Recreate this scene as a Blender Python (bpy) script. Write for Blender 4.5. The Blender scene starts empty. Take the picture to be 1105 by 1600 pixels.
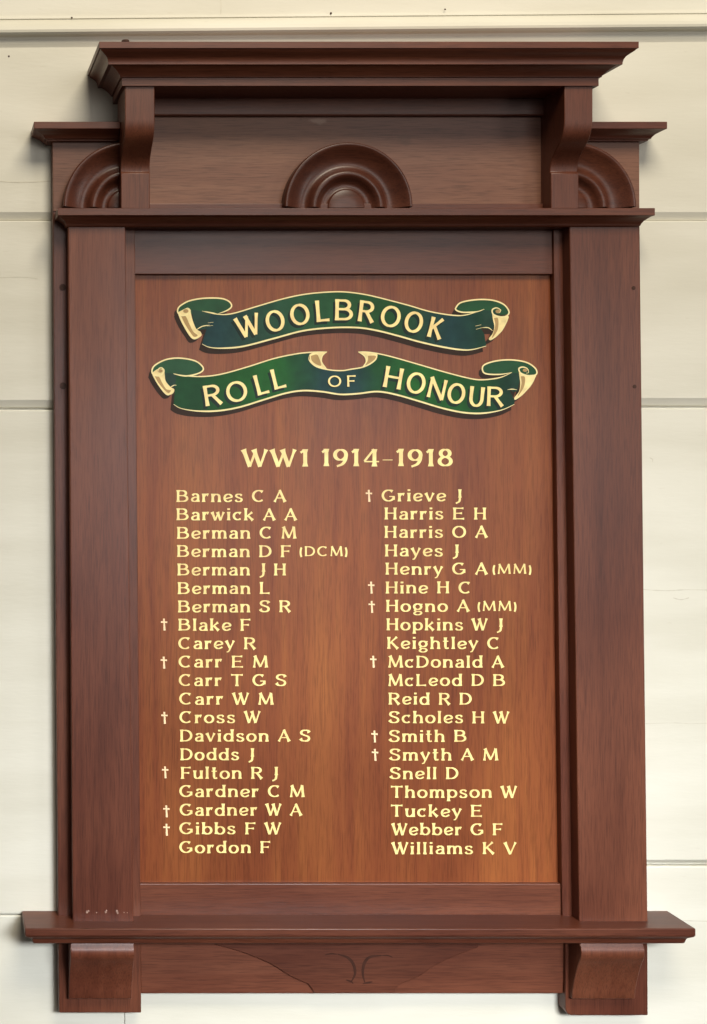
import bpy, bmesh, math, random
from mathutils import Vector
from mathutils.geometry import tessellate_polygon

random.seed(7)
scene = bpy.context.scene
COL = scene.collection

# ------------------------------------------------------------------ camera
# 1 unit of the drawing plane = 1 mm on the wall.  The camera looks straight
# at the wall from a point left of the board (lens shifted to the right).
CX, CY, DIST = -100.0, 700.0, 2000.0
BASE = 0.55                                   # height of the picture's foot above the floor

def world(u, v, d):
    return Vector(((u - 552.5) / 1000.0, -d / 1000.0, BASE + (1600.0 - v) / 1000.0))

def plane(px, py, d):
    """drawing position -> real (u, v) for something standing d mm off the wall"""
    s = 1.0 - d / DIST
    return CX + (px - CX) * s, CY + (py - CY) * s

def P(px, py, d):
    u, v = plane(px, py, d)
    return world(u, v, d)

cam_data = bpy.data.cameras.new('camera')
cam = bpy.data.objects.new('camera', cam_data)
COL.objects.link(cam)
cam.location = world(CX, CY, DIST)
cam.rotation_euler = (math.radians(90), 0, 0)
cam_data.sensor_fit = 'AUTO'
cam_data.sensor_width = 36
cam_data.lens = 36 * DIST / 1600.0
cam_data.shift_x = (552.5 - CX) / 1600.0
cam_data.shift_y = (CY - 800.0) / 1600.0
cam_data.clip_start = 0.02
cam_data.clip_end = 60
scene.camera = cam

# ------------------------------------------------------------------ light
w = bpy.data.worlds.new('World')
scene.world = w
w.use_nodes = True
bg = w.node_tree.nodes['Background']
bg.inputs[1].default_value = 0.10
# the room around: pale walls and ceiling, dark floorboards
wt = w.node_tree
wc = wt.nodes.new('ShaderNodeTexCoord')
wx = wt.nodes.new('ShaderNodeSeparateXYZ')
wr = wt.nodes.new('ShaderNodeMapRange'); wr.inputs['From Min'].default_value = -0.6; wr.inputs['From Max'].default_value = -0.2
wm = wt.nodes.new('ShaderNodeMix'); wm.data_type = 'RGBA'
wm.inputs['A'].default_value = (0.10, 0.06, 0.035, 1)
wm.inputs['B'].default_value = (1.0, 0.94, 0.86, 1)
wt.links.new(wc.outputs['Generated'], wx.inputs[0]); wt.links.new(wx.outputs['Z'], wr.inputs['Value'])
wt.links.new(wr.outputs[0], wm.inputs['Factor']); wt.links.new(wm.outputs['Result'], bg.inputs[0])

def lamp(name, loc, target, size, size_y, power, color):
    l = bpy.data.lights.new(name, 'AREA')
    l.shape = 'RECTANGLE'
    l.size, l.size_y, l.energy, l.color = size, size_y, power, color
    o = bpy.data.objects.new(name, l)
    COL.objects.link(o)
    o.location = loc
    o.rotation_euler = (Vector(target) - Vector(loc)).to_track_quat('-Z', 'Y').to_euler()
    return o

lamp('ceiling_light', (0.1, -1.9, 3.7), (0.0, 0, 1.3), 1.3, 0.8, 74, (1.0, 0.90, 0.72))
lamp('window_light_opposite', (0.7, -4.1, 2.5), (0, 0, 1.0), 2.2, 1.2, 36, (1.0, 0.97, 0.92))
lamp('window_light_side', (2.5, -2.5, 1.7), (0, 0, 1.2), 0.6, 1.2, 16, (1.0, 0.97, 0.92))
low = lamp('lower_wall_fill', (0.5, -2.6, 1.75), (0.0, 0, 0.38), 1.0, 0.4, 11.0, (0.90, 0.95, 1.0))  # added fill without a known source, aimed down to brighten the lower wall
low.data.spread = math.radians(56)

vs = scene.view_settings
vs.view_transform = 'Standard'
vs.look = 'None'
vs.exposure = 0.0
vs.gamma = 1.0
vs.use_curve_mapping = False
scene.display_settings.display_device = 'sRGB'

# ------------------------------------------------------------------ materials
def new_mat(name):
    m = bpy.data.materials.new(name)
    m.use_nodes = True
    nt = m.node_tree
    return m, nt, nt.nodes['Principled BSDF']

def N(nt, t, **kw):
    n = nt.nodes.new(t)
    for k, v in kw.items():
        setattr(n, k, v)
    return n

def ramp(nt, stops):
    r = N(nt, 'ShaderNodeValToRGB')
    e = r.color_ramp.elements
    e[0].position, e[0].color = stops[0][0], (*stops[0][1], 1)
    e[1].position, e[1].color = stops[-1][0], (*stops[-1][1], 1)
    for p, c in stops[1:-1]:
        x = e.new(p)
        x.color = (*c, 1)
    return r

def mixc(nt, a, b, fac, mode='MIX'):
    m = N(nt, 'ShaderNodeMix', data_type='RGBA', blend_type=mode)
    for s, v in ((m.inputs['Factor'], fac), (m.inputs['A'], a), (m.inputs['B'], b)):
        if hasattr(v, 'links'):
            nt.links.new(v, s)
        elif isinstance(v, tuple):
            s.default_value = (*v, 1)
        else:
            s.default_value = v
    return m.outputs['Result']

def wood(name, dark, mid, light, axis, rough=0.40, spec=0.38, ring=1.0, bump=0.12, marks=(), pores=0.6, blotch=1.0):
    m, nt, b = new_mat(name)
    L = nt.links.new
    tc = N(nt, 'ShaderNodeTexCoord')
    oi = N(nt, 'ShaderNodeObjectInfo')
    off = N(nt, 'ShaderNodeVectorMath', operation='SCALE')
    off.inputs[0].default_value = (3.7, 1.3, 5.1)
    L(oi.outputs['Random'], off.inputs['Scale'])
    add = N(nt, 'ShaderNodeVectorMath', operation='ADD')
    L(tc.outputs['Object'], add.inputs[0]); L(off.outputs[0], add.inputs[1])
    def mp(across, along):
        q = N(nt, 'ShaderNodeMapping')
        sc = {'z': (across, across, along), 'x': (along, across, across)}[axis]
        q.inputs['Scale'].default_value = sc
        L(add.outputs[0], q.inputs['Vector'])
        return q.outputs[0]
    def noise(vec, detail, rg=0.55, dist=0.0):
        q = N(nt, 'ShaderNodeTexNoise')
        q.inputs['Scale'].default_value = 1.0
        q.inputs['Detail'].default_value = detail
        q.inputs['Roughness'].default_value = rg
        q.inputs['Distortion'].default_value = dist
        L(vec, q.inputs['Vector'])
        return q.outputs['Fac']
    broad = noise(mp(9 * ring, 1.1), 3, 0.5, 0.6)
    grain = noise(mp(70, 3.5), 5, 0.62, 0.25)
    fine = noise(mp(620, 26), 3, 0.6)
    blot = noise(mp(4.5, 2.6), 2, 0.5)
    s1 = N(nt, 'ShaderNodeMath', operation='MULTIPLY_ADD'); s1.inputs[1].default_value = 0.55
    L(broad, s1.inputs[0])
    s2 = N(nt, 'ShaderNodeMath', operation='MULTIPLY'); s2.inputs[1].default_value = 0.45
    L(grain, s2.inputs[0]); L(s2.outputs[0], s1.inputs[2])
    r = ramp(nt, [(0.32, dark), (0.5, mid), (0.68, light)])
    L(s1.outputs[0], r.inputs[0])
    # open pores: short dark dashes along the grain
    pr = ramp(nt, [(0.34, (0.50, 0.46, 0.44)), (0.54, (1.06, 1.06, 1.06))])
    L(fine, pr.inputs[0])
    c = mixc(nt, r.outputs[0], pr.outputs[0], pores, 'MULTIPLY')
    br = ramp(nt, [(0.3, (0.74, 0.68, 0.74)), (0.7, (1.2, 1.2, 1.12))])
    L(blot, br.inputs[0])
    c = mixc(nt, c, br.outputs[0], blotch, 'MULTIPLY')
    # each plank is a slightly different shade
    pv = N(nt, 'ShaderNodeMapRange')
    pv.inputs['To Min'].default_value, pv.inputs['To Max'].default_value = 0.86, 1.12
    L(oi.outputs['Random'], pv.inputs['Value'])
    hsv = N(nt, 'ShaderNodeHueSaturation')
    L(pv.outputs[0], hsv.inputs['Value']); L(c, hsv.inputs['Color'])
    c = hsv.outputs[0]
    for (pos, rx, rz, col, amt, sharp) in marks:              # stains with a shape of their own
        mpn = N(nt, 'ShaderNodeMapping', vector_type='TEXTURE')
        mpn.inputs['Location'].default_value = pos
        mpn.inputs['Scale'].default_value = (rx, 0.05, rz)
        L(tc.outputs['Object'], mpn.inputs['Vector'])
        nz = N(nt, 'ShaderNodeTexNoise'); nz.inputs['Scale'].default_value = 1.6
        nz.inputs['Detail'].default_value = 3
        L(mpn.outputs[0], nz.inputs['Vector'])
        ln = N(nt, 'ShaderNodeVectorMath', operation='LENGTH')
        L(mpn.outputs[0], ln.inputs[0])
        sm = N(nt, 'ShaderNodeMath', operation='ADD'); L(ln.outputs['Value'], sm.inputs[0]); L(nz.outputs['Fac'], sm.inputs[1])
        mr = N(nt, 'ShaderNodeMapRange', interpolation_type='SMOOTHSTEP')
        mr.inputs['From Min'].default_value, mr.inputs['From Max'].default_value = 1.5 - sharp, 0.7
        mr.inputs['From Min'].default_value = 0.7 + 0.8 * (1 - sharp)
        mr.inputs['To Min'].default_value, mr.inputs['To Max'].default_value = 0.0, amt
        L(sm.outputs[0], mr.inputs['Value'])
        c = mixc(nt, c, col, mr.outputs[0])
    L(c, b.inputs['Base Color'])
    rr = N(nt, 'ShaderNodeMapRange')
    rr.inputs['To Min'].default_value, rr.inputs['To Max'].default_value = rough - 0.09, rough + 0.10
    L(blot, rr.inputs['Value']); L(rr.outputs[0], b.inputs['Roughness'])
    b.inputs['Specular IOR Level'].default_value = spec
    bp = N(nt, 'ShaderNodeBump')
    bp.inputs['Strength'].default_value = bump
    bp.inputs['Distance'].default_value = 0.0006
    h = N(nt, 'ShaderNodeMath', operation='ADD'); L(grain, h.inputs[0]); L(fine, h.inputs[1])
    L(h.outputs[0], bp.inputs['Height']); L(bp.outputs[0], b.inputs['Normal'])
    return m

def obj_xz(px, py, d):
    q = P(px, py, d)
    return (q.x, q.y, q.z - BASE)

D_, M_, L_ = (0.082, 0.0225, 0.0115), (0.120, 0.036, 0.0185), (0.154, 0.051, 0.0270)
WOOD_V = wood('cedar_upright', D_, M_, L_, 'z')
WOOD_H = wood('cedar_crosswise', D_, M_, L_, 'x')
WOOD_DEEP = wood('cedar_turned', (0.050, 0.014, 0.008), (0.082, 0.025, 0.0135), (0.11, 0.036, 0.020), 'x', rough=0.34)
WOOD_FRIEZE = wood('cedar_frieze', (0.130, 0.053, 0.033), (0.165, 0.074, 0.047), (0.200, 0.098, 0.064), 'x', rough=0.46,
                   marks=[(obj_xz(505, 203, 24), 0.030, 0.013, (0.30, 0.20, 0.15), 0.55, 0.6),
                          (obj_xz(478, 200, 24), 0.004, 0.012, (0.08, 0.03, 0.02), 0.6, 0.9),
                          (obj_xz(640, 232, 24), 0.022, 0.020, (0.09, 0.042, 0.028), 0.5, 0.4)])
PANEL = wood('veneer_panel', (0.145, 0.035, 0.0125), (0.195, 0.055, 0.0165), (0.245, 0.079, 0.021), 'z',
             rough=0.42, spec=0.26, ring=2.2, bump=0.05, pores=0.55, blotch=0.8)

def paint(name, col, rough=0.5, var=0.12, scale=60, metallic=0.0, spec=0.16):
    m, nt, b = new_mat(name)
    tc = N(nt, 'ShaderNodeTexCoord')
    nz = N(nt, 'ShaderNodeTexNoise')
    nz.inputs['Scale'].default_value = scale
    nz.inputs['Detail'].default_value = 4
    nt.links.new(tc.outputs['Object'], nz.inputs['Vector'])
    lo = tuple(c * (1 - var) for c in col)
    hi = tuple(min(1, c * (1 + var)) for c in col)
    r = ramp(nt, [(0.3, lo), (0.7, hi)])
    nt.links.new(nz.outputs['Fac'], r.inputs[0])
    nt.links.new(r.outputs[0], b.inputs['Base Color'])
    b.inputs['Roughness'].default_value = rough
    b.inputs['Metallic'].default_value = metallic
    b.inputs['Specular IOR Level'].default_value = spec
    return m

GOLD = paint('gold_leaf', (0.94, 0.70, 0.285), 0.36, 0.16, 60, 0.0, 0.3)
GOLD_PALE = paint('pale_gold_size', (0.90, 0.66, 0.40), 0.45, 0.10, 90)
CREAM = paint('cream_line', (0.86, 0.74, 0.38), 0.45, 0.06, 80)
CURL_CREAM = paint('scroll_cream', (0.85, 0.70, 0.34), 0.45, 0.16, 70)
CURL_TAN = paint('scroll_tan', (0.40, 0.26, 0.11), 0.5, 0.15, 70)
SHADE_PAINT = paint('dark_signwriting_paint', (0.028, 0.014, 0.008), 0.5, 0.2, 60)
LETTER_SHADE = paint('dark_green_block_shade', (0.006, 0.018, 0.012), 0.45, 0.2, 60)
LOOP_GREEN = paint('scroll_green', (0.013, 0.068, 0.026), 0.42, 0.2, 40)
TAIL_GREEN = paint('scroll_deep_green', (0.010, 0.042, 0.026), 0.42, 0.25, 40)
GROOVE_SHADE = paint('painted_groove_shade', (0.050, 0.018, 0.011), 0.5, 0.2, 60)  # dark colour that paints the shade of the carved lines
FLECK = paint('white_paint_fleck', (0.33, 0.21, 0.17), 0.6, 0.4, 400)
PLUG = paint('screw_plug', (0.045, 0.018, 0.011), 0.5, 0.25, 200)
NAIL = paint('dark_iron', (0.06, 0.03, 0.025), 0.45, 0.2, 200)

def airbrushed(name, stops):
    """airbrushed ribbon: colour changes along the ribbon (signwriter's blend)"""
    m, nt, b = new_mat(name)
    L = nt.links.new
    tc = N(nt, 'ShaderNodeTexCoord')
    sp = N(nt, 'ShaderNodeSeparateXYZ')
    L(tc.outputs['Object'], sp.inputs[0])
    nz = N(nt, 'ShaderNodeTexNoise'); nz.inputs['Scale'].default_value = 22; nz.inputs['Detail'].default_value = 3
    L(tc.outputs['Object'], nz.inputs['Vector'])
    ma = N(nt, 'ShaderNodeMath', operation='MULTIPLY_ADD')
    ma.inputs[1].default_value = 0.05; L(nz.outputs['Fac'], ma.inputs[0]); L(sp.outputs['X'], ma.inputs[2])
    mr = N(nt, 'ShaderNodeMapRange')
    x0, x1 = plane(230, 0, 9)[0], plane(850, 0, 9)[0]
    mr.inputs['From Min'].default_value = (x0 - 552.5) / 1000 + .025
    mr.inputs['From Max'].default_value = (x1 - 552.5) / 1000 + .025
    L(ma.outputs[0], mr.inputs['Value'])
    r = ramp(nt, [((p - 230) / 620.0, c) for p, c in stops])
    L(mr.outputs[0], r.inputs[0])
    n2 = N(nt, 'ShaderNodeTexNoise'); n2.inputs['Scale'].default_value = 55; n2.inputs['Detail'].default_value = 5
    L(tc.outputs['Object'], n2.inputs['Vector'])
    vr = ramp(nt, [(0.3, (0.78, 0.78, 0.78)), (0.7, (1.25, 1.22, 1.2))])
    L(n2.outputs['Fac'], vr.inputs[0])
    L(mixc(nt, r.outputs[0], vr.outputs[0], 0.8, 'MULTIPLY'), b.inputs['Base Color'])
    b.inputs['Roughness'].default_value = 0.45
    b.inputs['Specular IOR Level'].default_value = 0.13
    return m

GR, GB, BL, DK = (0.012, 0.100, 0.018), (0.018, 0.078, 0.036), (0.011, 0.042, 0.046), (0.008, 0.054, 0.018)
RIBBON_A = airbrushed('airbrushed_ribbon_upper', [(230, BL), (350, BL), (400, (0.015,0.048,0.035)), (470, GB), (560, (0.014,0.066,0.022)), (620, (0.012,0.064,0.018)), (670, (0.013,0.045,0.03)), (715, BL), (760, (0.009,0.042,0.026))])
RIBBON_B = airbrushed('airbrushed_ribbon_lower', [(230, DK), (310, DK), (360, (0.008,0.070,0.013)), (440, GR), (480, (0.010,0.055,0.026)), (510, BL), (560, BL), (600, (0.009,0.060,0.018)), (660, GR), (730, (0.010,0.076,0.016)), (800, (0.008,0.036,0.022))])

def wall_paint():
    m, nt, b = new_mat('cream_wall_paint')
    L = nt.links.new
    tc = N(nt, 'ShaderNodeTexCoord')
    mp = N(nt, 'ShaderNodeMapping'); mp.inputs['Scale'].default_value = (1.0, 1.0, 5.0)
    L(tc.outputs['Object'], mp.inputs['Vector'])
    n1 = N(nt, 'ShaderNodeTexNoise'); n1.inputs['Scale'].default_value = 3.0; n1.inputs['Detail'].default_value = 4
    L(mp.outputs[0], n1.inputs['Vector'])
    r = ramp(nt, [(0.35, (0.63, 0.605, 0.515)), (0.65, (0.70, 0.677, 0.59))])
    L(n1.outputs['Fac'], r.inputs[0])
    # dirt specks and hairline scuffs
    n2 = N(nt, 'ShaderNodeTexNoise'); n2.inputs['Scale'].default_value = 34; n2.inputs['Detail'].default_value = 2
    L(mp.outputs[0], n2.inputs['Vector'])
    sr = ramp(nt, [(0.20, (0.66, 0.62, 0.54)), (0.30, (1, 1, 1))])
    L(n2.outputs['Fac'], sr.inputs[0])
    c = mixc(nt, r.outputs[0], sr.outputs[0], 0.3, 'MULTIPLY')
    L(c, b.inputs['Base Color'])
    b.inputs['Roughness'].default_value = 0.5
    b.inputs['Specular IOR Level'].default_value = 0.25
    n3 = N(nt, 'ShaderNodeTexNoise'); n3.inputs['Scale'].default_value = 45; n3.inputs['Detail'].default_value = 5
    L(mp.outputs[0], n3.inputs['Vector'])
    bp = N(nt, 'ShaderNodeBump'); bp.inputs['Strength'].default_value = 0.16; bp.inputs['Distance'].default_value = 0.0014
    L(n3.outputs['Fac'], bp.inputs['Height']); L(bp.outputs[0], b.inputs['Normal'])
    return m
WALL = wall_paint()

# ------------------------------------------------------------------ mesh helpers
def link_mesh(name, bm, mat, parent, smooth=False, bevel=0.0, seg=2):
    for mm in (bm,):
        bmesh.ops.recalc_face_normals(mm, faces=mm.faces[:])
    me = bpy.data.meshes.new(name)
    bm.to_mesh(me); bm.free()
    me.materials.append(mat)
    o = bpy.data.objects.new(name, me)
    COL.objects.link(o)
    if parent is not None:
        root = parent
        while root.parent: root = root.parent
        # local coordinates are measured from the top-level object's own base
        loc = root.location
        for v in me.vertices: v.co -= loc
        o.parent = parent
    if smooth:
        for p in me.polygons: p.use_smooth = True
    if bevel:
        md = o.modifiers.new('edge', 'BEVEL')
        md.width = bevel; md.segments = seg; md.limit_method = 'ANGLE'; md.angle_limit = math.radians(35)
        md.harden_normals = False
    return o

def soften(o, deg=28):
    for p in o.data.polygons: p.use_smooth = True
    o.data.set_sharp_from_angle(angle=math.radians(deg))
    return o

def slab(name, poly, d1, d0, mat, parent, bevel=0.0011):
    """a board: outline given on its front face (d1 mm off the wall), cut straight back to d0"""
    bm = bmesh.new()
    pts = [plane(x, y, d1) for x, y in poly]
    f = [bm.verts.new(world(u, v, d1)) for u, v in pts]
    k = [bm.verts.new(world(u, v, d0)) for u, v in pts]
    bm.faces.new(f)
    bm.faces.new(k[::-1])
    n = len(pts)
    for i in range(n):
        bm.faces.new((f[i], f[(i + 1) % n], k[(i + 1) % n], k[i]))
    return link_mesh(name, bm, mat, parent, bevel=bevel)

def quad(top, bottom):
    (a, b, yt), (c, d, yb) = top, bottom
    return [(a, yt), (b, yt), (d, yb), (c, yb)]

def moulding(name, rings, uL, uR, mat, parent, back=0.0, left=True, right=True, kL=1.0, kR=1.0, bevel=0.0007):
    """moulded section with mitred returns; rings = (drawing y, depth, overhang) from the top down"""
    bm = bmesh.new()
    rows = []
    for py, d, lat in rings:
        v = plane(0, py, d)[1]
        a = uL - lat * kL if left else uL
        b = uR + lat * kR if right else uR
        rows.append([bm.verts.new(world(*q)) for q in ((a, v, back), (a, v, d), (b, v, d), (b, v, back))])
    for r0, r1 in zip(rows, rows[1:]):
        for i in range(4):
            j = (i + 1) % 4
            bm.faces.new((r0[i], r0[j], r1[j], r1[i]))
    bm.faces.new(rows[0]); bm.faces.new(rows[-1][::-1])
    return soften(link_mesh(name, bm, mat, parent, bevel=bevel))

def profile_block(name, prof, u0, u1, mat, parent, back=0.0, bevel=0.0011):
    """side profile (drawing y, depth) carried across from u0 to u1"""
    bm = bmesh.new()
    pts = [(plane(0, py, d)[1], d) for py, d in prof]
    pts = [(pts[0][0], back)] + pts + [(pts[-1][0], back)]
    A = [bm.verts.new(world(u0, v, d)) for v, d in pts]
    B = [bm.verts.new(world(u1, v, d)) for v, d in pts]
    n = len(pts)
    bm.faces.new(A); bm.faces.new(B[::-1])
    for i in range(n):
        bm.faces.new((A[i], B[i], B[(i + 1) % n], A[(i + 1) % n]))
    return soften(link_mesh(name, bm, mat, parent, bevel=bevel))

def sp(pts, n=6):
    out = []
    P_ = [pts[0]] + list(pts) + [pts[-1]]
    for i in range(1, len(P_) - 2):
        a, b, c, d = P_[i - 1], P_[i], P_[i + 1], P_[i + 2]
        for k in range(n):
            t = k / n
            out.append(tuple(0.5 * ((2 * b[j]) + (-a[j] + c[j]) * t + (2 * a[j] - 5 * b[j] + 4 * c[j] - d[j]) * t * t
                                    + (-a[j] + 3 * b[j] - 3 * c[j] + d[j]) * t ** 3) for j in (0, 1)))
    out.append(tuple(pts[-1]))
    return out

def arc(cx, cy, rx, ry, a0, a1, n=22):
    return [(cx + rx * math.cos(math.radians(a0 + (a1 - a0) * i / n)),
             cy + ry * math.sin(math.radians(a0 + (a1 - a0) * i / n))) for i in range(n + 1)]

def ribbon(bm, pts, width, d, closed=False):
    """flat brush stroke; pts in drawing coordinates, width(i, t, direction) in mm"""
    n = len(pts)
    L, R = [], []
    cum = [0]
    for i in range(1, n):
        cum.append(cum[-1] + math.hypot(pts[i][0] - pts[i - 1][0], pts[i][1] - pts[i - 1][1]))
    for i in range(n):
        if closed:
            a, b = pts[(i - 1) % n], pts[(i + 1) % n]
        else:
            a, b = pts[max(i - 1, 0)], pts[min(i + 1, n - 1)]
        dx, dy = b[0] - a[0], b[1] - a[1]
        q = math.hypot(dx, dy) or 1
        dx, dy = dx / q, dy / q
        hw = width(cum[i], cum[-1], (dx, dy)) / 2
        x, y = pts[i]
        L.append(bm.verts.new(P(x - dy * hw, y + dx * hw, d)))
        R.append(bm.verts.new(P(x + dy * hw, y - dx * hw, d)))
    for i in range(n if closed else n - 1):
        j = (i + 1) % n
        bm.faces.new((L[i], L[j], R[j], R[i]))

def painted(name, polys, d, mat, parent):
    bm = bmesh.new()
    for k, poly in enumerate(polys):
        dd = d + 0.03 * k
        vs_ = [bm.verts.new(P(x, y, dd)) for x, y in poly]
        tri = tessellate_polygon([[Vector((x, -y, 0)) for x, y in poly]])
        for t in tri:
            try: bm.faces.new([vs_[i] for i in t])
            except ValueError: pass
    return face_out(link_mesh(name, bm, mat, parent))

def face_out(o):
    me = o.data
    bm = bmesh.new(); bm.from_mesh(me)
    for f in bm.faces:
        f.normal_update()
        if f.normal.y > 0: f.normal_flip()
    bm.to_mesh(me); bm.free()
    return o

def lines(name, strokes, d, mat, parent, taper=(0.15, 0.15)):
    bm = bmesh.new()
    for k, (pts, wd) in enumerate(strokes):
        def wf(s, tot, dr, wd=wd):
            e = max(6.0, tot * 0.1)
            return wd * min(1, 0.25 + 0.75 * s / e, 0.25 + 0.75 * (tot - s) / e)
        ribbon(bm, pts, wf, d + 0.02 * k)
    return face_out(link_mesh(name, bm, mat, parent))

# ------------------------------------------------------------------ lettering: brush-drawn glyphs
# every glyph: (width, strokes); stroke = (points, weight, flare at start, flare at end)
def st(*pts, k=1.0, a=1, b=1): return (list(pts), k, a, b)
def cv(pts, k=1.0, a=0, b=0): return (sp(pts), k, a, b)
def el(cx, cy, rx, ry): return (arc(cx, cy, rx, ry, 0, 360, 32)[:-1], 1.0, 'c', 0)
def ac(cx, cy, rx, ry, a0, a1, a=1, b=0): return (arc(cx, cy, rx, ry, a0, a1), 1.0, a, b)
def stem(x, y1=1.0, y0=0.0): return st((x, y1), (x, (y0 + y1) / 2 + .3 * (y1 - y0)), (x, (y0 + y1) / 2), (x, (y0 + y1) / 2 - .3 * (y1 - y0)), (x, y0))
def bar(x0, x1, y, a=0, b=1): return st((x0, y), (x1 - .14 * (x1 > x0), y), (x1, y), a=a, b=b)

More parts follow.
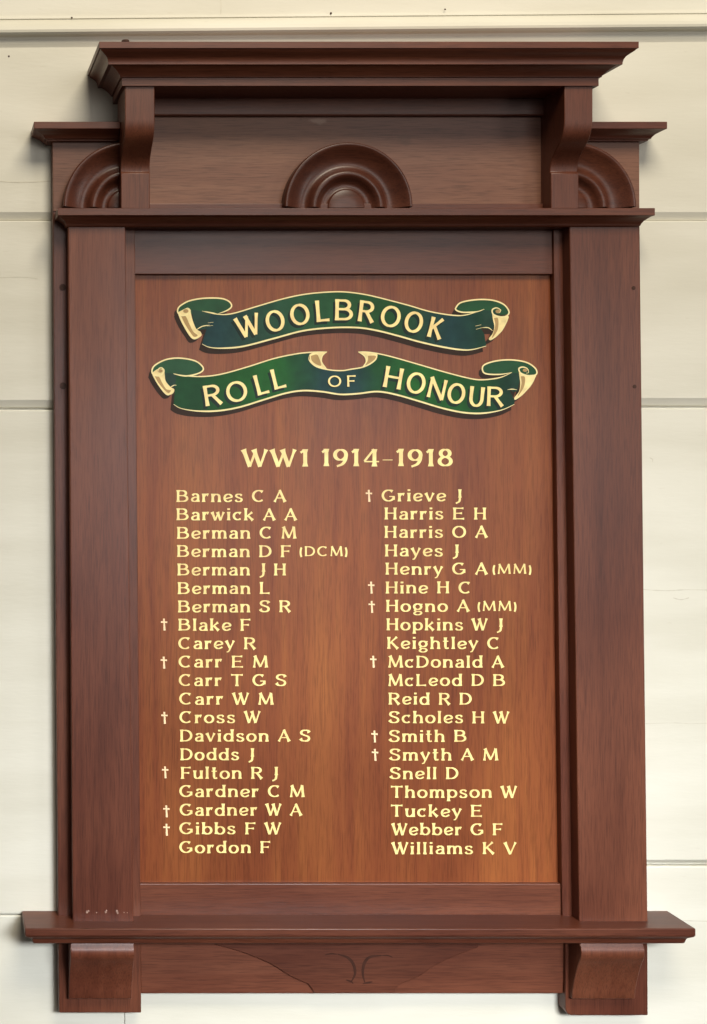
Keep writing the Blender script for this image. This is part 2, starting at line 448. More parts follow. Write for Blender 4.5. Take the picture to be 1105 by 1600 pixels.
G = {
 'A': (1.06, [st((.07, 0), (.55, 1), k=.62, b=0), st((.50, 1), (.97, 0), k=1.05, a=0), bar(.24, .84, .33, b=0)]),
 'B': (1.08, [stem(.17), (([(.17, .94), (.5, .94)] + arc(.55, .735, .30, .205, 90, -90, 14) + [(.17, .53)]), 1, 0, 0),
              (([(.17, .53), (.5, .53)] + arc(.60, .295, .36, .235, 90, -90, 14) + [(.17, .06)]), 1, 0, 0)]),
 'C': (1.12, [ac(.60, .5, .49, .45, 48, 312, 1, 0)]),
 'D': (1.10, [stem(.17), ([(.17, .94), (.42, .94)] + arc(.46, .5, .53, .44, 90, -90, 18) + [(.17, .06)], 1, 0, 0)]),
 'E': (1.02, [stem(.17), bar(.17, .92, .94), bar(.17, .80, .52), bar(.17, .98, .06)]),
 'F': (.90, [stem(.17), bar(.17, .88, .94), bar(.17, .76, .50)]),
 'G': (1.18, [ac(.60, .5, .49, .45, 48, 335, 1, 0), bar(.66, 1.12, .42, 0, 0), st((1.03, .42), (1.03, .14), a=0, b=0)]),
 'H': (1.06, [stem(.16), stem(.90), bar(.16, .90, .53, 0, 0)]),
 'J': (.52, [stem(.40, 1.0, .30), cv([(.40, .34), (.39, .14), (.32, -.04), (.06, -.17)], .9, 0, 0)]),
 'K': (1.02, [stem(.17), st((.20, .42), (.86, 1.0), k=.7, a=0), st((.36, .58), (.94, 0), k=1.0, a=0)]),
 'L': (.92, [stem(.17), bar(.17, .88, .06)]),
 'M': (1.27, [st((.11, 0), (.20, 1), k=.66, b=0), st((.16, 1), (.64, .06), k=1.0, a=1, b=0), st((.64, .06), (1.06, 1), k=.62, a=0, b=1), st((1.06, 1), (1.15, 0), k=1.0, a=0)]),
 'N': (1.10, [st((.13, 0), (.13, .5), (.13, 1), k=.72, b=0), st((.08, 1), (.95, 0), k=1.05, a=1, b=0), st((.95, 0), (.95, .5), (.95, 1), k=.72, a=0)]),
 'O': (1.19, [el(.595, .5, .49, .45)]),
 'R': (1.04, [stem(.17), ([(.17, .94), (.5, .94)] + arc(.52, .72, .34, .22, 90, -90, 14) + [(.17, .50)], 1, 0, 0), st((.50, .52), (.95, 0), k=1.0, a=0)]),
 'S': (.96, [cv([(.84, .76), (.74, .90), (.50, .955), (.25, .90), (.15, .745), (.25, .61), (.49, .52), (.74, .42), (.83, .26), (.72, .10), (.46, .045), (.22, .10), (.09, .26)], 1, 1, 1)]),
 'T': (1.04, [stem(.52), bar(.52, 1.02, .94, 0, 1), bar(.52, .02, .94, 0, 1)]),
 'U': (1.05, [([(.16, 1), (.16, .7), (.16, .40)] + arc(.525, .40, .365, .345, 180, 360, 16) + [(.89, .7), (.89, 1)], 1, 1, 1)]),
 'V': (1.04, [st((.08, 1), (.53, 0), k=1.05, b=0), st((.53, 0), (.97, 1), k=.64, a=0)]),
 'W': (1.34, [st((.06, 1), (.40, 0), k=1.05, b=0), st((.40, 0), (.72, .95), k=.62, a=0, b=0), st((.62, 1), (.95, 0), k=1.05, b=0), st((.95, 0), (1.28, 1), k=.64, a=0)]),
 'a': (.78, [cv([(.15, .53), (.27, .64), (.46, .655), (.61, .56), (.63, .42)], 1), st((.63, .45), (.63, .2), (.63, 0), a=0),
             cv([(.63, .38), (.40, .385), (.19, .31), (.11, .19), (.18, .07), (.36, .04), (.54, .10), (.63, .22)], .9)]),
 'b': (.88, [stem(.15, 1.02, .03), el(.47, .34, .33, .30)]),
 'c': (.78, [ac(.43, .345, .34, .30, 46, 314, 1, 0)]),
 'd': (.90, [stem(.74, 1.02, 0), el(.43, .34, .33, .30)]),
 'e': (.80, [cv([(.11, .27), (.42, .34), (.71, .42), (.66, .57), (.45, .655), (.20, .57), (.10, .34), (.19, .12), (.43, .04), (.74, .16)], .92)]),
 'g': (.84, [el(.40, .43, .30, .23), bar(.58, .82, .63, 0, 0), cv([(.22, .22), (.15, .12), (.28, .05), (.60, .02), (.72, -.10), (.56, -.23), (.28, -.24), (.10, -.13), (.26, -.01)], .8)]),
 'h': (.88, [stem(.15, 1.02, 0), cv([(.15, .46), (.30, .62), (.50, .65), (.68, .56), (.72, .40)], 1), st((.72, .45), (.72, .2), (.72, 0), a=0)]),
 'i': (.34, [stem(.17, .70, 0), st((.17, 1.0), (.17, .86), k=1.1, a=0, b=0)]),
 'k': (.86, [stem(.15, 1.02, 0), st((.18, .27), (.70, .69), k=.7, a=0), st((.34, .40), (.76, 0), k=1.0, a=0)]),
 'l': (.34, [stem(.17, 1.02, 0)]),
 'm': (1.30, [stem(.15, .70, 0), cv([(.15, .46), (.28, .61), (.44, .65), (.60, .57), (.64, .40)], 1), st((.64, .45), (.64, .2), (.64, 0), a=0),
              cv([(.64, .46), (.77, .61), (.93, .65), (1.10, .57), (1.14, .40)], 1), st((1.14, .45), (1.14, .2), (1.14, 0), a=0)]),
 'n': (.88, [stem(.15, .70, 0), cv([(.15, .46), (.30, .61), (.50, .65), (.68, .56), (.72, .40)], 1), st((.72, .45), (.72, .2), (.72, 0), a=0)]),
 'o': (.86, [el(.43, .345, .34, .305)]),
 'p': (.88, [stem(.15, .70, -.28), el(.47, .35, .33, .30)]),
 'r': (.60, [stem(.15, .70, 0), cv([(.15, .42), (.26, .58), (.40, .64), (.55, .58)], 1.1, 0, 1)]),
 's': (.70, [cv([(.60, .53), (.50, .63), (.34, .66), (.17, .61), (.12, .50), (.22, .41), (.38, .35), (.55, .28), (.60, .17), (.50, .06), (.32, .035), (.16, .07), (.07, .18)], .9)]),
 't': (.56, [st((.24, .96), (.24, .5), (.24, .2), b=0), cv([(.24, .24), (.28, .08), (.38, .035), (.52, .09)], .9), bar(.02, .50, .64, 0, 0)]),
 'u': (.88, [cv([(.16, .70), (.16, .30), (.22, .10), (.40, .04), (.58, .10), (.72, .26)], 1, 1, 0), stem(.73, .70, 0)]),
 'v': (.80, [st((.08, .70), (.41, 0), k=1.0, b=0), st((.41, 0), (.73, .70), k=.64, a=0)]),
 'w': (1.14, [st((.07, .70), (.35, 0), k=1.0, b=0), st((.35, 0), (.60, .66), k=.62, a=0, b=0), st((.54, .70), (.80, 0), k=1.0, b=0), st((.80, 0), (1.07, .70), k=.64, a=0)]),
 'y': (.80, [st((.08, .70), (.42, .02), k=1.0, b=0), st((.73, .70), (.40, 0), (.28, -.22), (.12, -.26), k=.64, b=0)]),
 '1': (.55, [stem(.31), st((.06, .80), (.29, .96), k=.8, a=0, b=0)]),
 '9': (.86, [el(.42, .66, .33, .29), cv([(.75, .66), (.71, .38), (.53, .13), (.20, .00)], .9, 0, 0)]),
 '4': (.96, [stem(.66), st((.64, 1.0), (.06, .30), k=.62, a=0, b=0), bar(.05, .94, .28, 0, 0)]),
 '8': (.86, [el(.43, .745, .27, .21), el(.43, .28, .34, .24)]),
 '-': (.60, [([(.0, .36), (.60, .36)], .55, 0, 0)]),
 '(': (.26, [ac(.36, .40, .28, .62, 130, 230, 0, 0)]),
 ')': (.26, [ac(-.10, .40, .28, .62, 50, -50, 0, 0)]),
}

def draw_text(bm, text, x0, x1, base, cap, d, weight=0.205, thin=0.09, flare=0.42, gap=0.19, space=0.60, slope=0.0, lift=0.0):
    adv, items = 0.0, []
    for ch in text:
        if ch == ' ':
            adv += space; continue
        g = G[ch]
        items.append((g, adv)); adv += g[0] + gap
    adv -= gap
    sx = (x1 - x0) / adv
    layer = 0
    for g, a in items:
        ox = x0 + a * sx
        by = base + random.uniform(-.25, .25) * (cap / 20)
        for pts, k, fa, fb in g[1]:
            q = [(ox + x * sx, by + slope * (a + x) - y * cap) for x, y in pts]
            def wf(s, tot, dr, k=k, fa=fa, fb=fb):
                base_w = (thin + (weight - thin) * abs(dr[1]) ** 0.8) * cap * k
                if fa == 'c': return base_w
                e = 0.20 * cap
                f = 0
                if fa: f = max(f, (1 - s / e) if s < e else 0)
                if fb: f = max(f, (1 - (tot - s) / e) if tot - s < e else 0)
                return base_w + flare * weight * cap * f
            ribbon(bm, densify(q, cap * .12) if fa != 'c' else q, wf, d + lift + 0.015 * (layer % 7), closed=(fa == 'c'))
            layer += 1

def densify(q, step):
    if len(q) > 9: return q
    out = [q[0]]
    for a, b in zip(q, q[1:]):
        n = max(1, int(math.hypot(b[0] - a[0], b[1] - a[1]) / step))
        for i in range(1, n + 1):
            out.append((a[0] + (b[0] - a[0]) * i / n, a[1] + (b[1] - a[1]) * i / n))
    return out

def letter_at(bm, ch, xl, xr, bx, by, cap, rot, d, off=(0, 0), weight=.165, thin=.105, flare=.22):
    """one ribbon letter: bottom centre at (bx, by), turned by rot degrees"""
    g = G[ch]
    wd = (xr - xl)
    c, s = math.cos(math.radians(rot)), math.sin(math.radians(rot))
    wd = max(4.0, (wd - abs(s) * cap * .9) / max(c, .5))
    sx = wd / g[0]
    for n_, (pts, k, fa, fb) in enumerate(g[1]):
        q = []
        for x, y in pts:
            lx, ly = (x - g[0] / 2) * sx, y * cap
            q.append((bx + off[0] + lx * c - ly * s * -1 * -1 if False else bx + off[0] + lx * c + ly * s, by + off[1] + lx * s - ly * c))
        def wf(t, tot, dr, k=k, fa=fa, fb=fb):
            ldx = dr[0] * s * -1 + dr[1] * c
            bw = (thin + (weight - thin) * abs(ldx) ** .8) * cap * (0.5 + 0.5 * k)
            if fa == 'c': return bw
            e = .25 * cap
            f = 0
            if fa: f = max(f, (1 - t / e) if t < e else 0)
            if fb: f = max(f, (1 - (tot - t) / e) if tot - t < e else 0)
            return bw + flare * weight * cap * f
        ribbon(bm, densify(q, cap * .12) if fa != 'c' else q, wf, d + .015 * n_, closed=(fa == 'c'))

# ------------------------------------------------------------------ the wall
def empty(name, loc, label, cat):
    o = bpy.data.objects.new(name, None)
    COL.objects.link(o)
    o.location = loc
    o.empty_display_size = 0.05
    o['label'] = label; o['category'] = cat
    return o

wall = empty('plank_wall', (0, 0, BASE), 'cream painted wall of wide horizontal planks behind the honour board', 'wall')
wall['kind'] = 'structure'

def plank(u0, u1, yt, yb, bevel_h, bevel_d, gap, tilt=0.0):
    """one wide plank: flat face, chamfered foot, small shadow gap under it"""
    bm = bmesh.new()
    prof = [(yt + 0.6, -14), (yt + 0.6, -1.2), (yt + 2.0, 0), (yb - bevel_h - gap, 0), (yb - gap, -bevel_d), (yb - gap, -14)]
    A = [bm.verts.new(world(u0, v - tilt * (u0 - 552), d)) for v, d in prof]
    B = [bm.verts.new(world(u1, v - tilt * (u1 - 552), d)) for v, d in prof]
    n = len(prof)
    bm.faces.new(A); bm.faces.new(B[::-1])
    for i in range(n):
        bm.faces.new((A[i], B[i], B[(i + 1) % n], A[(i + 1) % n]))
    return link_mesh('plank', bm, WALL, wall, bevel=0.0008)

# planks left and right of a butt joint hidden behind the board
for u0, u1, joints in ((-700, 194.7, [(40, 344, 12, 6, 0.6), (344, 640, 12, 6, 3.2), (640, 1430, 3, 1.2, 0.8), (1430, 1900, 9, 3, .6)]),
                       (195.3, 1900, [(40, 344, 12, 6, 0.6), (344, 637, 12, 6, 3.2), (637, 1353, 6, 6, 3.4), (1353, 1900, 9, 3, .6)]),
                       (-700, 1900, [(-400, 40, 2, 1, .5)])):
    for yt, yb, bh, bd, gp in joints:
        plank(u0, u1, yt, yb, bh, bd, gp)
bm = bmesh.new()
vsq = [bm.verts.new(world(u, v, -13)) for u, v in ((-700, -400), (1900, -400), (1900, 1900), (-700, 1900))]
bm.faces.new(vsq)
face_out(link_mesh('wall_lining', bm, WALL, wall))

# picture rail along the top
bm = bmesh.new()
tilt = 0.0085
prof = [(24, 0), (24, 3), (27, 3.5), (28.5, 1.2), (30, 3), (32, 8), (35, 13), (39, 16.5), (44, 18), (48, 17), (52, 13), (54, 8), (56, 5), (60, 3), (66, 2), (72, 0)]
A = [bm.verts.new(world(-700, plane(0, v, d)[1] - tilt * (-700 - 300), d)) for v, d in prof]
B = [bm.verts.new(world(1900, plane(0, v, d)[1] - tilt * (1900 - 300), d)) for v, d in prof]
n = len(prof)
for i in range(n - 1):
    bm.faces.new((A[i], B[i], B[i + 1], A[i + 1]))
face_out(link_mesh('picture_rail', bm, WALL, wall, smooth=False))
# hairline cracks and scuffs in the paint
CRACK = paint('dirty_hairline', (0.56, 0.525, 0.43), 0.6, 0.15, 60)
for pts, wd in (([(1004, 921), (1040, 923), (1075, 921.5), (1130, 922.5)], 1.5), ([(1006, 1131), (1050, 1129.5), (1085, 1130.5), (1130, 1129)], 1.0), ([(1058, 1438), (1085, 1439), (1130, 1440)], 1.6),
                ([(1052, 934), (1064, 937), (1077, 934)], 1.6), ([(1015, 715), (1020, 718), (1019, 722)], 1.4), ([(345, -6), (345.5, 12), (345, 22)], 1.0), ([(-20, 282), (30, 285), (80, 283)], 1.4), ([(-10, 434), (35, 433), (60, 436)], .8)):
    bm = bmesh.new()
    q = sp(pts)
    ribbon(bm, q, lambda s_, t_, dr, wd=wd: wd * (.5 + .5 * math.sin(s_ * .35) ** 2), .25)
    face_out(link_mesh('hairline_crack', bm, CRACK, wall))
# nail holes left in the paint
for (x, y, r) in ((112, 29, 1.5), (516, 22, 1.8), (14, 88, 1.6), (694, 16, 1.4)):
    bm = bmesh.new()
    bmesh.ops.create_uvsphere(bm, u_segments=10, v_segments=6, radius=r / 1000)
    q = world(x, y, 0.6 if y > 24 and y < 26 else (4 if y < 60 else 0))
    for v in bm.verts: v.co = Vector((v.co.x, v.co.y * .5, v.co.z)) + q
    link_mesh('nail_head', bm, NAIL, wall, smooth=True)

# ------------------------------------------------------------------ the honour board
board = empty('honour_board', world(545, 1587, 0), 'carved dark cedar war memorial roll of honour with gilded names and green scrolls', 'honour board')

# uprights
slab('side_post', quad((82.5, 210.5, 322), (91.5, 220.5, 1472)), 22, 0, WOOD_V, board)
slab('side_post', quad((864.5, 999.5, 322), (879.5, 1012, 1472)), 22, 0, WOOD_V, board)
# panel and rails
panel = slab('name_panel', quad((200, 880, 415), (208, 890, 1395)), 9, 2, PANEL, board, bevel=0)
slab('top_rail', quad((205, 872, 340), (206, 872.5, 428.5)), 17, 1, WOOD_H, board)
slab('bottom_rail', quad((214, 884, 1381), (215, 885, 1474)), 17, 1, WOOD_H, board)
# pilasters
slab('pilaster', quad((106.5, 196, 345), (114, 209, 1446)), 45, 21, WOOD_V, board, bevel=0.0016)
slab('pilaster', quad((890, 999.5, 345), (905.5, 1012.5, 1446)), 45, 21, WOOD_V, board, bevel=0.0016)

# frieze above the ledge
slab('frieze_board', [(82, 205), (196, 205), (196, 125), (915, 125), (915, 205), (999, 205), (999.5, 330), (83, 330)], 24, 0, WOOD_FRIEZE, board, bevel=0.0008)
slab('frieze_rail', quad((205, 880, 128), (205, 880, 180.5)), 33, 23, WOOD_H, board, bevel=0.0022)
slab('frieze_bead', quad((205, 880, 318), (205, 880, 330)), 30, 23, WOOD_H, board, bevel=0.001)

# turned half rosettes
def rosette(uc, vc, a0=0, a1=180):
    prof = [(98, 0), (98, 18), (97.2, 20.5), (95.5, 21.3), (93, 20.5), (89, 17.5), (84, 13.8), (78, 10.2), (72, 7.4), (67, 6.2), (63, 6.6), (60, 8.6), (57.5, 12.2), (55, 15.4),
            (51.5, 17), (47.5, 15.6), (44, 11.5), (41, 7.8), (37.5, 5.6), (34, 5.2), (30, 5.4), (28.6, 6.2), (28, 8.6), (26.5, 9.4), (13, 9.8), (0.5, 10)]
    bm = bmesh.new()
    nseg = 72 if a1 - a0 > 90 else 36
    ang = [math.radians(a0 + (a1 - a0) * i / nseg) for i in range(nseg + 1)]
    rows = []
    for r, h in prof:
        rows.append([bm.verts.new(world(uc + r * math.cos(ang[i]), vc - r * math.sin(ang[i]), 23.5 + h)) for i in range(nseg + 1)])
    for a, b in zip(rows, rows[1:]):
        for i in range(nseg):
            bm.faces.new((a[i], a[i + 1], b[i + 1], b[i]))
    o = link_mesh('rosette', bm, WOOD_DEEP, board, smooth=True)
    face_out(o)
    return o
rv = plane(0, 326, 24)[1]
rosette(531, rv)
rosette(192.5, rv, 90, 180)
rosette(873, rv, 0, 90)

# brackets that carry the cornice
BR = [(130, 98), (186, 98), (194, 97.3), (202, 95.5), (210, 92.3), (217, 88), (224, 82), (231, 74.5), (238, 67.5), (245, 61.5), (252, 57), (259, 54.2), (266, 53), (269, 53), (270.5, 56.5), (326, 56.5)]
for u0, u1 in ((181, 225), (834, 876)):
    profile_block('bracket', BR, u0, u1, WOOD_V, board, back=20)

# cornice
moulding('cornice', [(65, 140, 41), (75, 140, 41), (76, 138, 39), (79, 136.5, 37.5), (83, 132.5, 33.5), (88, 128, 29), (93, 125.6, 26.8), (98, 124.6, 25.8), (100.5, 124.6, 25.8), (102, 119, 20),
                     (106, 114.5, 15.5), (112, 109.5, 10), (118, 105.5, 6), (120.5, 104.8, 5.2), (121.5, 102, 2.4), (134, 102, 2.4)], 178.4, 880.4, WOOD_H, board)
# cap mouldings on the shoulders
CAP = [(190, 54, 32), (201, 54, 32), (203, 50.5, 28.5), (206, 46, 24), (210, 40.5, 18.5), (214.5, 37, 14.5), (216.5, 36.4, 13.8), (218, 33, 10), (220, 33, 10)]
moulding('cap_moulding', CAP, 81, 180.6, WOOD_H, board, right=False)
moulding('cap_moulding', CAP, 876.4, 987, WOOD_H, board, left=False, kR=0.78)
# ledge under the frieze
moulding('ledge', [(325, 65, 18), (336.5, 65, 18), (338, 61.5, 14.5), (341, 58, 11), (345, 53.5, 7), (350, 50, 4), (352.5, 49.4, 3.4), (354.5, 47, 1.5)], 102, 971, WOOD_H, board, back=20, kR=0.9)

# shelf at the foot, corbels, foot blocks and apron
moulding('shelf', [(1451, 75, 0), (1463, 75, 0), (1464.5, 73.5, -1.5), (1466.5, 69.5, -10), (1473, 68, -12), (1474.5, 66.5, -14)], 34, 1043, WOOD_H, board, bevel=0.0016)
slab('foot_block', [(91, 1466), (220.5, 1466), (221, 1583), (92.5, 1583)], 26, 0, WOOD_V, board, bevel=0.002)
slab('foot_block', [(884, 1466), (1012.5, 1466), (1013, 1587), (893, 1587), (887, 1584.5), (884, 1578)], 26, 0, WOOD_V, board, bevel=0.002)
CB = [(1468, 58), (1477, 60), (1482, 63), (1488, 64.5), (1494, 64), (1499, 61.5), (1503, 58), (1512, 52.5), (1524, 46.5), (1536, 41.5), (1548, 38), (1559, 36.5), (1561, 35.5)]
for u0, u1 in ((103.7, 200.5), (876, 972.5)):
    profile_block('corbel', CB, u0, u1, WOOD_V, board, back=25)
apron = slab('apron', quad((219, 884, 1466), (220, 880, 1552.5)), 19, 0, WOOD_H, board, bevel=0.0016)
# art-nouveau carving: two low raised leaves meeting at the middle
lc = sp([(338, 1477), (375, 1487), (420, 1505), (455, 1526), (482, 1538)])
rc = sp([(748, 1480), (712, 1494), (682, 1508), (655, 1526), (625, 1538)])
vl = sp([(549, 1534), (555, 1521), (552, 1506), (543, 1496), (528, 1491)])
vr = sp([(570, 1535), (567, 1520), (570, 1504), (579, 1495), (596, 1493)])
slab('carved_panel', lc + [(492, 1552), (614, 1552)] + rc[::-1] + [(752, 1464), (330, 1464)], 22, 18.5, WOOD_H, apron, bevel=0.0012)
bm = bmesh.new()  # flat dark strokes paint the groove shade; nothing is cut into the wood
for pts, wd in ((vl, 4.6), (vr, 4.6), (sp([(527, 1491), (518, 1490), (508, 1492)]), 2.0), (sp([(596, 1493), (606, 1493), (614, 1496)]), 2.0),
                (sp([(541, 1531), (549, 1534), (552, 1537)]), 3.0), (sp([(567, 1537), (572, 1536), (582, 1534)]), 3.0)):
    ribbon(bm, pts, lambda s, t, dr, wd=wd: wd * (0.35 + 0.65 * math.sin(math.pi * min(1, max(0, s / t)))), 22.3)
face_out(link_mesh('groove_shade_stroke', bm, GROOVE_SHADE, apron))

# screw plugs
def disc(name, px, py, d, r, mat):
    bm = bmesh.new()
    u, v = plane(px, py, d)
    n = 18
    f = [bm.verts.new(world(u + r * math.cos(2 * math.pi * i / n), v + r * math.sin(2 * math.pi * i / n), d + .5)) for i in range(n)]
    k = [bm.verts.new(world(u + r * math.cos(2 * math.pi * i / n), v + r * math.sin(2 * math.pi * i / n), d - 1)) for i in range(n)]
    bm.faces.new(f)
    for i in range(n): bm.faces.new((f[i], f[(i + 1) % n], k[(i + 1) % n], k[i]))
    return link_mesh(name, bm, mat, board)
for x, y in ((98, 449), (98.5, 603)): disc('screw_plug', x, y, 22, 5.4, PLUG)
for x, y in ((990, 450), (991.5, 604)): disc('screw_plug', x, y, 45, 3.0, PLUG)
# nail standing proud of the cornice top
bm = bmesh.new()
bmesh.ops.create_cone(bm, cap_ends=True, segments=14, radius1=.0065, radius2=.0052, depth=.003)
q = P(196, 64.6, 132)
for v in bm.verts: v.co += q
link_mesh('nail_head', bm, PLUG, board)
# paint flecks at the foot of the left pilaster
bm = bmesh.new()
for x, y, r in ((136, 1425, 2.6), (138.5, 1423.5, 1.8), (151, 1426, 1.1), (165, 1425, 2.0), (166.5, 1422.5, 1.3), (183, 1424, 2.4), (184, 1427, 1.6), (194, 1425.5, 1.0), (199, 1426, .9)):
    u, v = plane(x, y, 45)
    vv = [bm.verts.new(world(u + r * random.uniform(.6, 1.1) * math.cos(a), v + r * random.uniform(.6, 1.2) * math.sin(a), 45.4)) for a in [i * math.pi / 4 for i in range(8)]]
    bm.faces.new(vv)
face_out(link_mesh('paint_fleck', bm, FLECK, board))

# ------------------------------------------------------------------ gilded scrolls
def ofs(pts, dx, dy): return [(x + dx, y + dy) for x, y in pts]

def spiral(cx, cy, r): return [arc(cx, cy, r, r * .72, 0, 360, 16)[:-1]]

def scroll(kind, top, bot, loops, tails, curls, tans, outline, letters, mat):
    main = top + bot[::-1]
    o = painted('scroll_banner', [main], 9.75, mat, board)
    # signwriter's block shade, painted down and to the left
    for k, q in enumerate([ofs(main, -5, 9)] + [ofs(l, -6, 7) for l in loops] + [ofs(t, -5, 8) for t in tails] + [ofs(c, -6, 6) for c in curls[:2]]):
        painted('block_shade', [q], 9.30 + .02 * k, SHADE_PAINT, o)
    for q in loops: painted('scroll_loop', [q], 9.55, LOOP_GREEN, o)
    for q in tails: painted('scroll_tail', [q], 9.66, TAIL_GREEN, o)
    for q in curls: painted('scroll_curl', [q], 9.95, CURL_CREAM, o)
    for q in tans: painted('curl_shading', [q], 10.05, CURL_TAN, o)
    for k, q in enumerate(outline): lines('gilt_outline', [q], 10.15 + .02 * k, CREAM, o)
    for word in letters:
        bm1, bm2 = bmesh.new(), bmesh.new()
        for ch, xl, xr, bx, by, cap, rot in word:
            letter_at(bm1, ch, xl, xr, bx, by, cap, rot, 9.85, off=(-3.6, 4.6) if cap > 25 else (-1.5, 1.6))
            letter_at(bm2, ch, xl, xr, bx, by, cap, rot, 10.6)
        face_out(link_mesh('letter_shade', bm1, LETTER_SHADE, o))
        face_out(link_mesh('banner_lettering', bm2, GOLD, o))
    return o

# upper scroll
t1 = sp([(316, 486), (339.5, 491), (363, 490), (399, 479.5), (444, 466.5), (480, 459.3), (519, 456), (545, 456.6), (575, 461), (610, 469.5), (640, 477.5), (673, 487), (709, 492.7), (730, 491.7), (757, 483)])
b1 = sp([(316, 537.5), (327.5, 542.6), (348.4, 544), (381, 541), (429, 528.6), (474, 516.8), (519, 512), (560, 512), (590, 516.6), (619.6, 524), (655.4, 534), (691, 542), (721, 546.5), (739, 546), (760, 540.5)])
t1m = sp([(330, 489), (339.5, 491), (363, 490), (399, 479.5), (444, 466.5), (480, 459.3), (519, 456), (545, 456.6), (575, 461), (610, 469.5), (640, 477.5), (673, 487), (709, 492.7), (730, 491.7), (750, 486), (756, 500), (752, 512), (757, 522)])
loopL1 = sp([(279, 488), (279, 480), (286, 475), (298, 469.5), (319, 466), (345, 466.2), (358, 471), (362, 478.5), (355, 485), (340, 490.5), (318, 491), (296, 490), (279, 488)])
loopR1 = sp([(713, 481), (721, 472.5), (745, 468.2), (769, 469), (787, 475.5), (795.5, 487), (788, 492), (770, 490), (745, 488), (724, 488), (713, 484.5), (713, 481)])
tailL1 = [(300, 484), (322, 487), (340, 491), (338, 505), (332, 512), (322, 514), (306, 516), (302, 500)]
tailR1 = [(752, 484), (776, 486), (774, 500), (771, 514), (757, 514), (748, 505)]
curlL1 = sp([(278, 488), (281, 496), (287, 508), (295, 520), (301.5, 529), (309, 528.5), (315, 524), (313.5, 518.5), (307, 514), (302, 503), (299, 492), (297, 484), (291, 482), (284, 485), (278, 488)])
curlR1 = sp([(769, 490), (780, 494), (794.5, 494), (792, 502), (788, 510), (783, 518), (776, 526), (767, 531.5), (764, 529), (770, 521), (772.5, 510), (770.5, 500), (769, 490)])
tanL1 = [sp([(283, 493), (290, 494), (296, 506), (302, 518), (309, 524), (303, 526), (296, 517), (288, 504), (283, 493)])]
tanR1 = [sp([(772, 497), (778, 497), (779, 507), (777, 517), (769, 528), (772, 517), (774, 507), (772, 497)])]
out1 = [(t1, 1.9), (b1, 2.6),
        (sp([(340, 490.5), (355, 485), (362, 478.5), (358, 471), (345, 466.2), (319, 466), (298, 469.5), (286, 475), (279, 481), (278, 488), (284, 493), (293, 491), (297.5, 486), (294, 481.5), (288.5, 483)]), 2.2),
        (sp([(318, 486.5), (340, 490.5)]), 2.0),
        (sp([(306, 516), (316, 510), (328, 508)]), 1.4), ([(325, 504.5), (333.5, 503.5)], 1.8), ([(324, 509.5), (333, 508.5)], 1.8),
        (sp([(757, 483), (745, 487), (724, 488), (713, 484.5), (713, 480), (721, 472.5), (745, 468.2), (769, 469), (787, 475.5), (795.5, 487), (791, 494), (781, 495), (771, 491), (769.5, 484), (776, 481), (782.5, 484.5), (780, 489)]), 2.2),
        ([(743, 509.5), (752, 507.5)], 1.8), ([(744, 514.5), (753, 512)], 1.8), (sp([(753, 512), (763, 512), (770, 517)]), 1.4),
        (sp([(794.5, 494), (792, 502), (783, 518), (767, 531.5)]), 1.5), (sp([(278, 488), (287, 508), (301.5, 529), (315, 524)]), 1.6)]
let1 = [('W', 371.5, 415.8, 392.3, 524.5, 32.5, -15), ('O', 416.5, 451.8, 434, 517.3, 33, -14), ('O', 454, 489.3, 471.8, 507.5, 33, -11),
        ('L', 492.5, 517, 505.2, 502.4, 33.5, -5), ('B', 521.5, 552.5, 537, 500.6, 33, 1), ('R', 556.5, 586.3, 570.8, 503, 33, 7),
        ('O', 589.5, 626, 607.4, 510.7, 33, 12), ('O', 626, 660.5, 642.8, 519.3, 33, 14), ('K', 663.5, 692.5, 677.5, 528, 32, 14)]
scroll('upper', t1m, b1, [loopL1, loopR1], [tailL1, tailR1], [curlL1, curlR1], tanL1 + tanR1 + spiral(290.5, 486, 4.2) + spiral(778.5, 486.5, 4.2), out1, [let1], RIBBON_A)

# lower scroll
t2 = sp([(271, 583.5), (289, 587), (318.6, 588.2), (348.4, 584), (387, 573.2), (429, 560), (465, 552.6), (490, 550.2), (511, 549.5)])
t2c = sp([(484, 554), (483.5, 563), (495, 573), (515.7, 578), (535, 579), (548, 577), (569, 573), (586, 563), (590, 554.5)])
t2r = sp([(560, 549.5), (575, 550), (604.7, 555.5), (649.5, 568), (694, 581), (733, 591), (754, 593.4), (781, 590), (800, 582)])
b2 = sp([(271.4, 631.6), (282.7, 638), (306.6, 642), (339.5, 642), (375, 636), (414, 624), (447, 614.3), (474, 610.3), (503.8, 612), (532, 616.2), (560, 615), (590, 611.8), (619.6, 616.7), (655.4, 627), (691, 637.6), (724, 644.5), (754, 645.7), (784, 640.6), (804, 631.6)])
m2 = sp([(276, 585), (289, 587), (318.6, 588.2), (348.4, 584), (387, 573.2), (429, 560), (465, 552.6), (484, 551)]) + t2c + sp([(590, 553), (604.7, 555.5), (649.5, 568), (694, 581), (733, 591), (754, 593.4), (781, 590), (797, 584), (800, 598), (797, 610), (804, 625)])
loopL2 = sp([(238, 583), (242, 571), (259, 562), (280, 559.5), (304, 563.5), (316, 572), (317, 579), (307, 584.5), (289, 587), (271, 585), (255, 586), (238, 583)])
loopR2 = sp([(754, 578), (757, 570), (775, 564), (799, 562.3), (823, 566.3), (837, 576), (839, 584), (828, 586), (812, 584), (800, 583), (781, 585), (760, 584), (754, 578)])
tailL2 = [(256, 582), (272, 584), (286, 587), (281, 600), (273, 606), (265, 604), (260, 596)]
tailR2 = [(797, 583), (812, 583), (812, 596), (808, 612), (800, 612), (795, 600)]
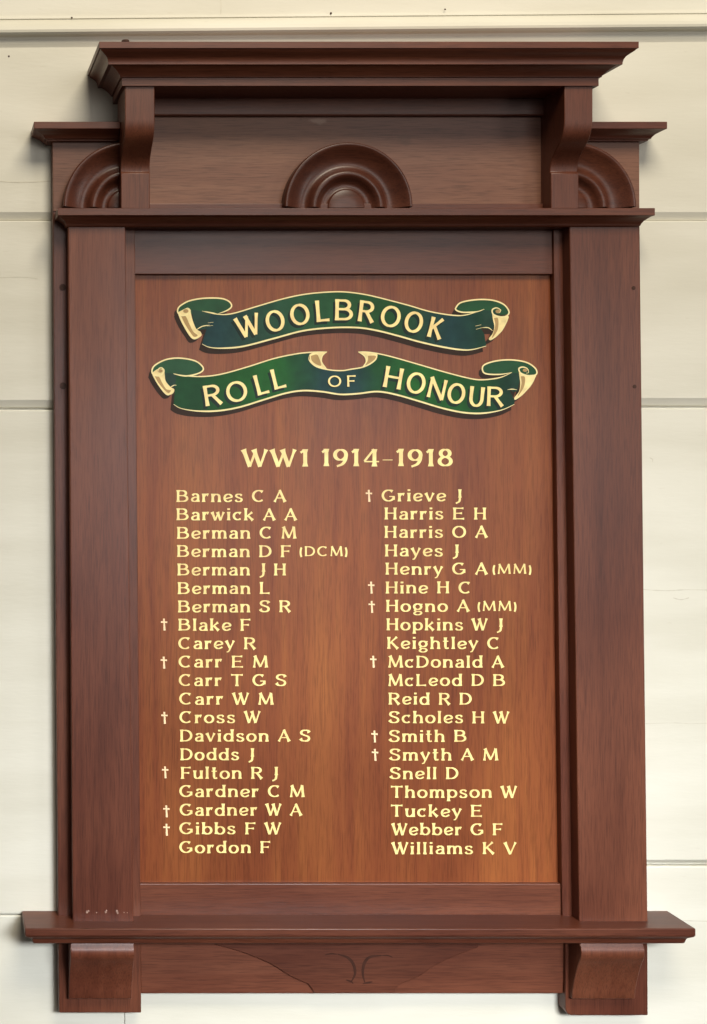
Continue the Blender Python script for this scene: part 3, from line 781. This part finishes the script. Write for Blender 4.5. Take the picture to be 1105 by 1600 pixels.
curlL2 = sp([(237.5, 583), (242, 592), (249, 603), (256, 612), (262, 617), (270, 615), (272.5, 608.5), (266, 604), (259, 595), (257.5, 585), (256, 577), (248, 576), (241, 580), (237.5, 583)])
curlR2 = sp([(811, 582), (822, 586), (837.5, 586), (833, 595), (828, 604), (818, 616), (806, 624.5), (804, 621), (811, 612), (813, 600), (812, 590), (811, 582)])
foldL = sp([(484, 554), (490, 551), (511, 549.5), (504, 556), (503, 566), (510, 577), (497, 573), (486, 566), (484, 554)])
foldR = sp([(590, 554), (586, 551), (560, 549.5), (570, 557), (572, 566), (567, 574), (578, 570), (588, 562), (590, 554)])
tan2 = [sp([(242, 588), (248, 588), (254, 599), (260, 608), (267, 610), (263, 614), (255, 607), (247, 597), (242, 588)]),
        sp([(814, 588), (820, 589), (820, 600), (816, 610), (809, 619), (813, 608), (815, 598), (814, 588)]),
        sp([(486, 556), (495, 554), (499, 560), (502, 571), (494, 569), (487, 563), (486, 556)]),
        sp([(575, 556), (587, 556), (585, 562), (577, 568), (571, 571), (575, 563), (575, 556)])]
out2 = [(t2, 1.9), (t2c, 1.9), (t2r, 1.9), (b2, 2.6),
        (sp([(272, 584.5), (289, 587.5), (307, 584.5), (317, 579), (316, 572), (304, 563.5), (280, 559.5), (259, 562), (242, 571), (237.5, 580), (241, 586), (250, 587), (256.5, 580), (253, 574.5), (248, 576), (248.5, 581)]), 2.2),
        (sp([(800, 582), (781, 585), (760, 584), (754, 578), (757, 570), (775, 564), (799, 562.3), (823, 566.3), (837, 576), (838, 585), (826, 587), (814, 583), (811, 576), (817, 573.5), (824, 576), (826, 582), (822, 583)]), 2.2),
        (sp([(265, 606), (272, 602), (276, 602)]), 1.6), (sp([(793, 609), (800, 608), (808, 609)]), 1.5),
        (sp([(837.5, 586), (828, 604), (806, 624.5)]), 1.5), (sp([(237.5, 583), (249, 603), (262, 617), (272, 609)]), 1.6),
        (sp([(511, 549.5), (504, 556), (503, 566), (512, 578)]), 1.6), (sp([(560, 549.5), (570, 557), (572, 566), (566, 574)]), 1.6)]
let2 = [('R', 318, 351.5, 334.5, 632.8, 32, -9), ('O', 354, 393, 373.5, 627.3, 32, -13), ('L', 398.5, 425.5, 412.5, 615.8, 32, -15), ('L', 425.5, 452.5, 438.8, 606.8, 32, -14),
        ('O', 512.5, 534, 523, 604.4, 17.5, 0), ('F', 541.5, 556.5, 549, 604, 17.5, -1),
        ('H', 595, 631, 612, 606.5, 33, 10), ('O', 630, 664.5, 647, 614.6, 33, 12), ('N', 663.5, 698, 680, 622.8, 32, 13), ('O', 694.5, 727, 710, 630.5, 32, 12), ('U', 729.5, 757, 743.3, 635.6, 31.5, 6), ('R', 758.5, 788, 773.2, 634.6, 30.5, 2)]
scroll('lower', m2, b2, [loopL2, loopR2], [tailL2, tailR2], [curlL2, curlR2, foldL, foldR], tan2 + spiral(250.5, 579.5, 3.8) + spiral(820.5, 578.5, 3.6), out2, [let2[:4], let2[4:6], let2[6:]], RIBBON_B)

# ------------------------------------------------------------------ heading and names
def lettering(name, pieces, mat=GOLD, **kw):
    bm = bmesh.new()
    for i, (t, x0, x1, base, cap) in enumerate(pieces):
        small = t.startswith('(')
        draw_text(bm, t, x0, x1, base, cap, 9.5, weight=0.19 if small else kw.get('weight', .205), thin=kw.get('thin', .078), flare=0.25 if small else .52, space=kw.get('space', .60))
    return face_out(link_mesh(name, bm, mat, panel))

lettering('heading_line', [('WW1', 378.8, 484, 729.2, 27)], weight=.225, thin=.07)
lettering('heading_line', [('1914-1918', 502, 707, 728.6, 27)], weight=.225, thin=.07)

LEFT = [('Barnes C A', 275.4, 447.1, 784.3), ('Barwick A A', 275.5, 463.9, 812.9), ('Berman C M', 276.3, 463, 841.7), ('Berman D F', 276.5, 454.6, 870.3, ('(DCM)', 468.5, 542.8)),
        ('Berman J H', 277, 447, 899), ('Berman L', 277.5, 422, 928), ('Berman S R', 278, 454.6, 956.7), ('Blake F', 278.5, 391.6, 985.4), ('Carey R', 278.5, 400, 1014.2),
        ('Carr E M', 279, 418.8, 1042.9), ('Carr T G S', 279.3, 448, 1072), ('Carr W M', 279.9, 427.5, 1101), ('Cross W', 280.3, 406.8, 1129.8), ('Davidson A S', 281, 485.4, 1158.7),
        ('Dodds J', 281.7, 396.7, 1187.8), ('Fulton R J', 282.3, 434, 1216.8), ('Gardner C M', 280.2, 476, 1245.3), ('Gardner W A', 280.8, 472, 1274.5), ('Gibbs F W', 280.2, 439, 1303.6), ('Gordon F', 280.2, 422.7, 1332.9)]
RIGHT = [('Grieve J', 596.3, 720.9, 783.3), ('Harris E H', 600.8, 760, 811.7), ('Harris O A', 600.8, 762, 840.4), ('Hayes J', 601.4, 716.4, 869.3), ('Henry G A', 602.3, 762, 897.9, ('(MM)', 770, 830.3)),
         ('Hine H C', 602.6, 736.7, 927.2), ('Hogno A', 603.2, 733.7, 955.9, ('(MM)', 746.5, 807)), ('Hopkins W J', 603.8, 785, 985), ('Keightley C', 604.7, 781.5, 1014), ('McDonald A', 606.8, 787.5, 1043.1),
         ('McLeod D B', 606.8, 789.5, 1071.9), ('Reid R D', 606.9, 737.3, 1101), ('Scholes H W', 607.3, 795.5, 1130), ('Smith B', 607.5, 729.2, 1159.3), ('Smyth A M', 608.2, 778.5, 1188.3),
         ('Snell D', 609, 716.4, 1217.5), ('Thompson W', 610.6, 807.5, 1246.5), ('Tuckey E', 610.6, 754, 1276.2), ('Webber G F', 612.7, 785.4, 1304.9), ('Williams K V', 612.7, 806.9, 1334.6)]
for row in LEFT + RIGHT:
    t, x0, x1, y = row[:4]
    lettering('name_line', [(t, x0, x1, y, 18.6)])
    if len(row) > 4:
        lettering('award_letters', [(row[4][0], row[4][1], row[4][2], y - 1.2, 15.5)])

for x, y in ((256.6, 985.2), (256.2, 1044.6), (257.2, 1131), (258.2, 1216), (260.2, 1277), (260.4, 1305.8),
             (576.6, 784), (580.2, 927.5), (581, 957.5), (583.5, 1043.3), (585.4, 1160), (586.2, 1188.8)):
    bm = bmesh.new()
    pts = [(x - .3 + .1 * i, y - 18.6 + 18.6 * i / 10) for i in range(11)]
    ribbon(bm, pts, lambda s, t, dr: 2.5 + 1.2 * abs(.35 - s / t), 9.5)
    ribbon(bm, [(x - 5 + i, y - 13.4 + .05 * i) for i in range(11)], lambda s, t, dr: 1.9 + 1.6 * abs(.5 - s / t), 9.53)
    face_out(link_mesh('dagger_mark', bm, GOLD_PALE, panel))
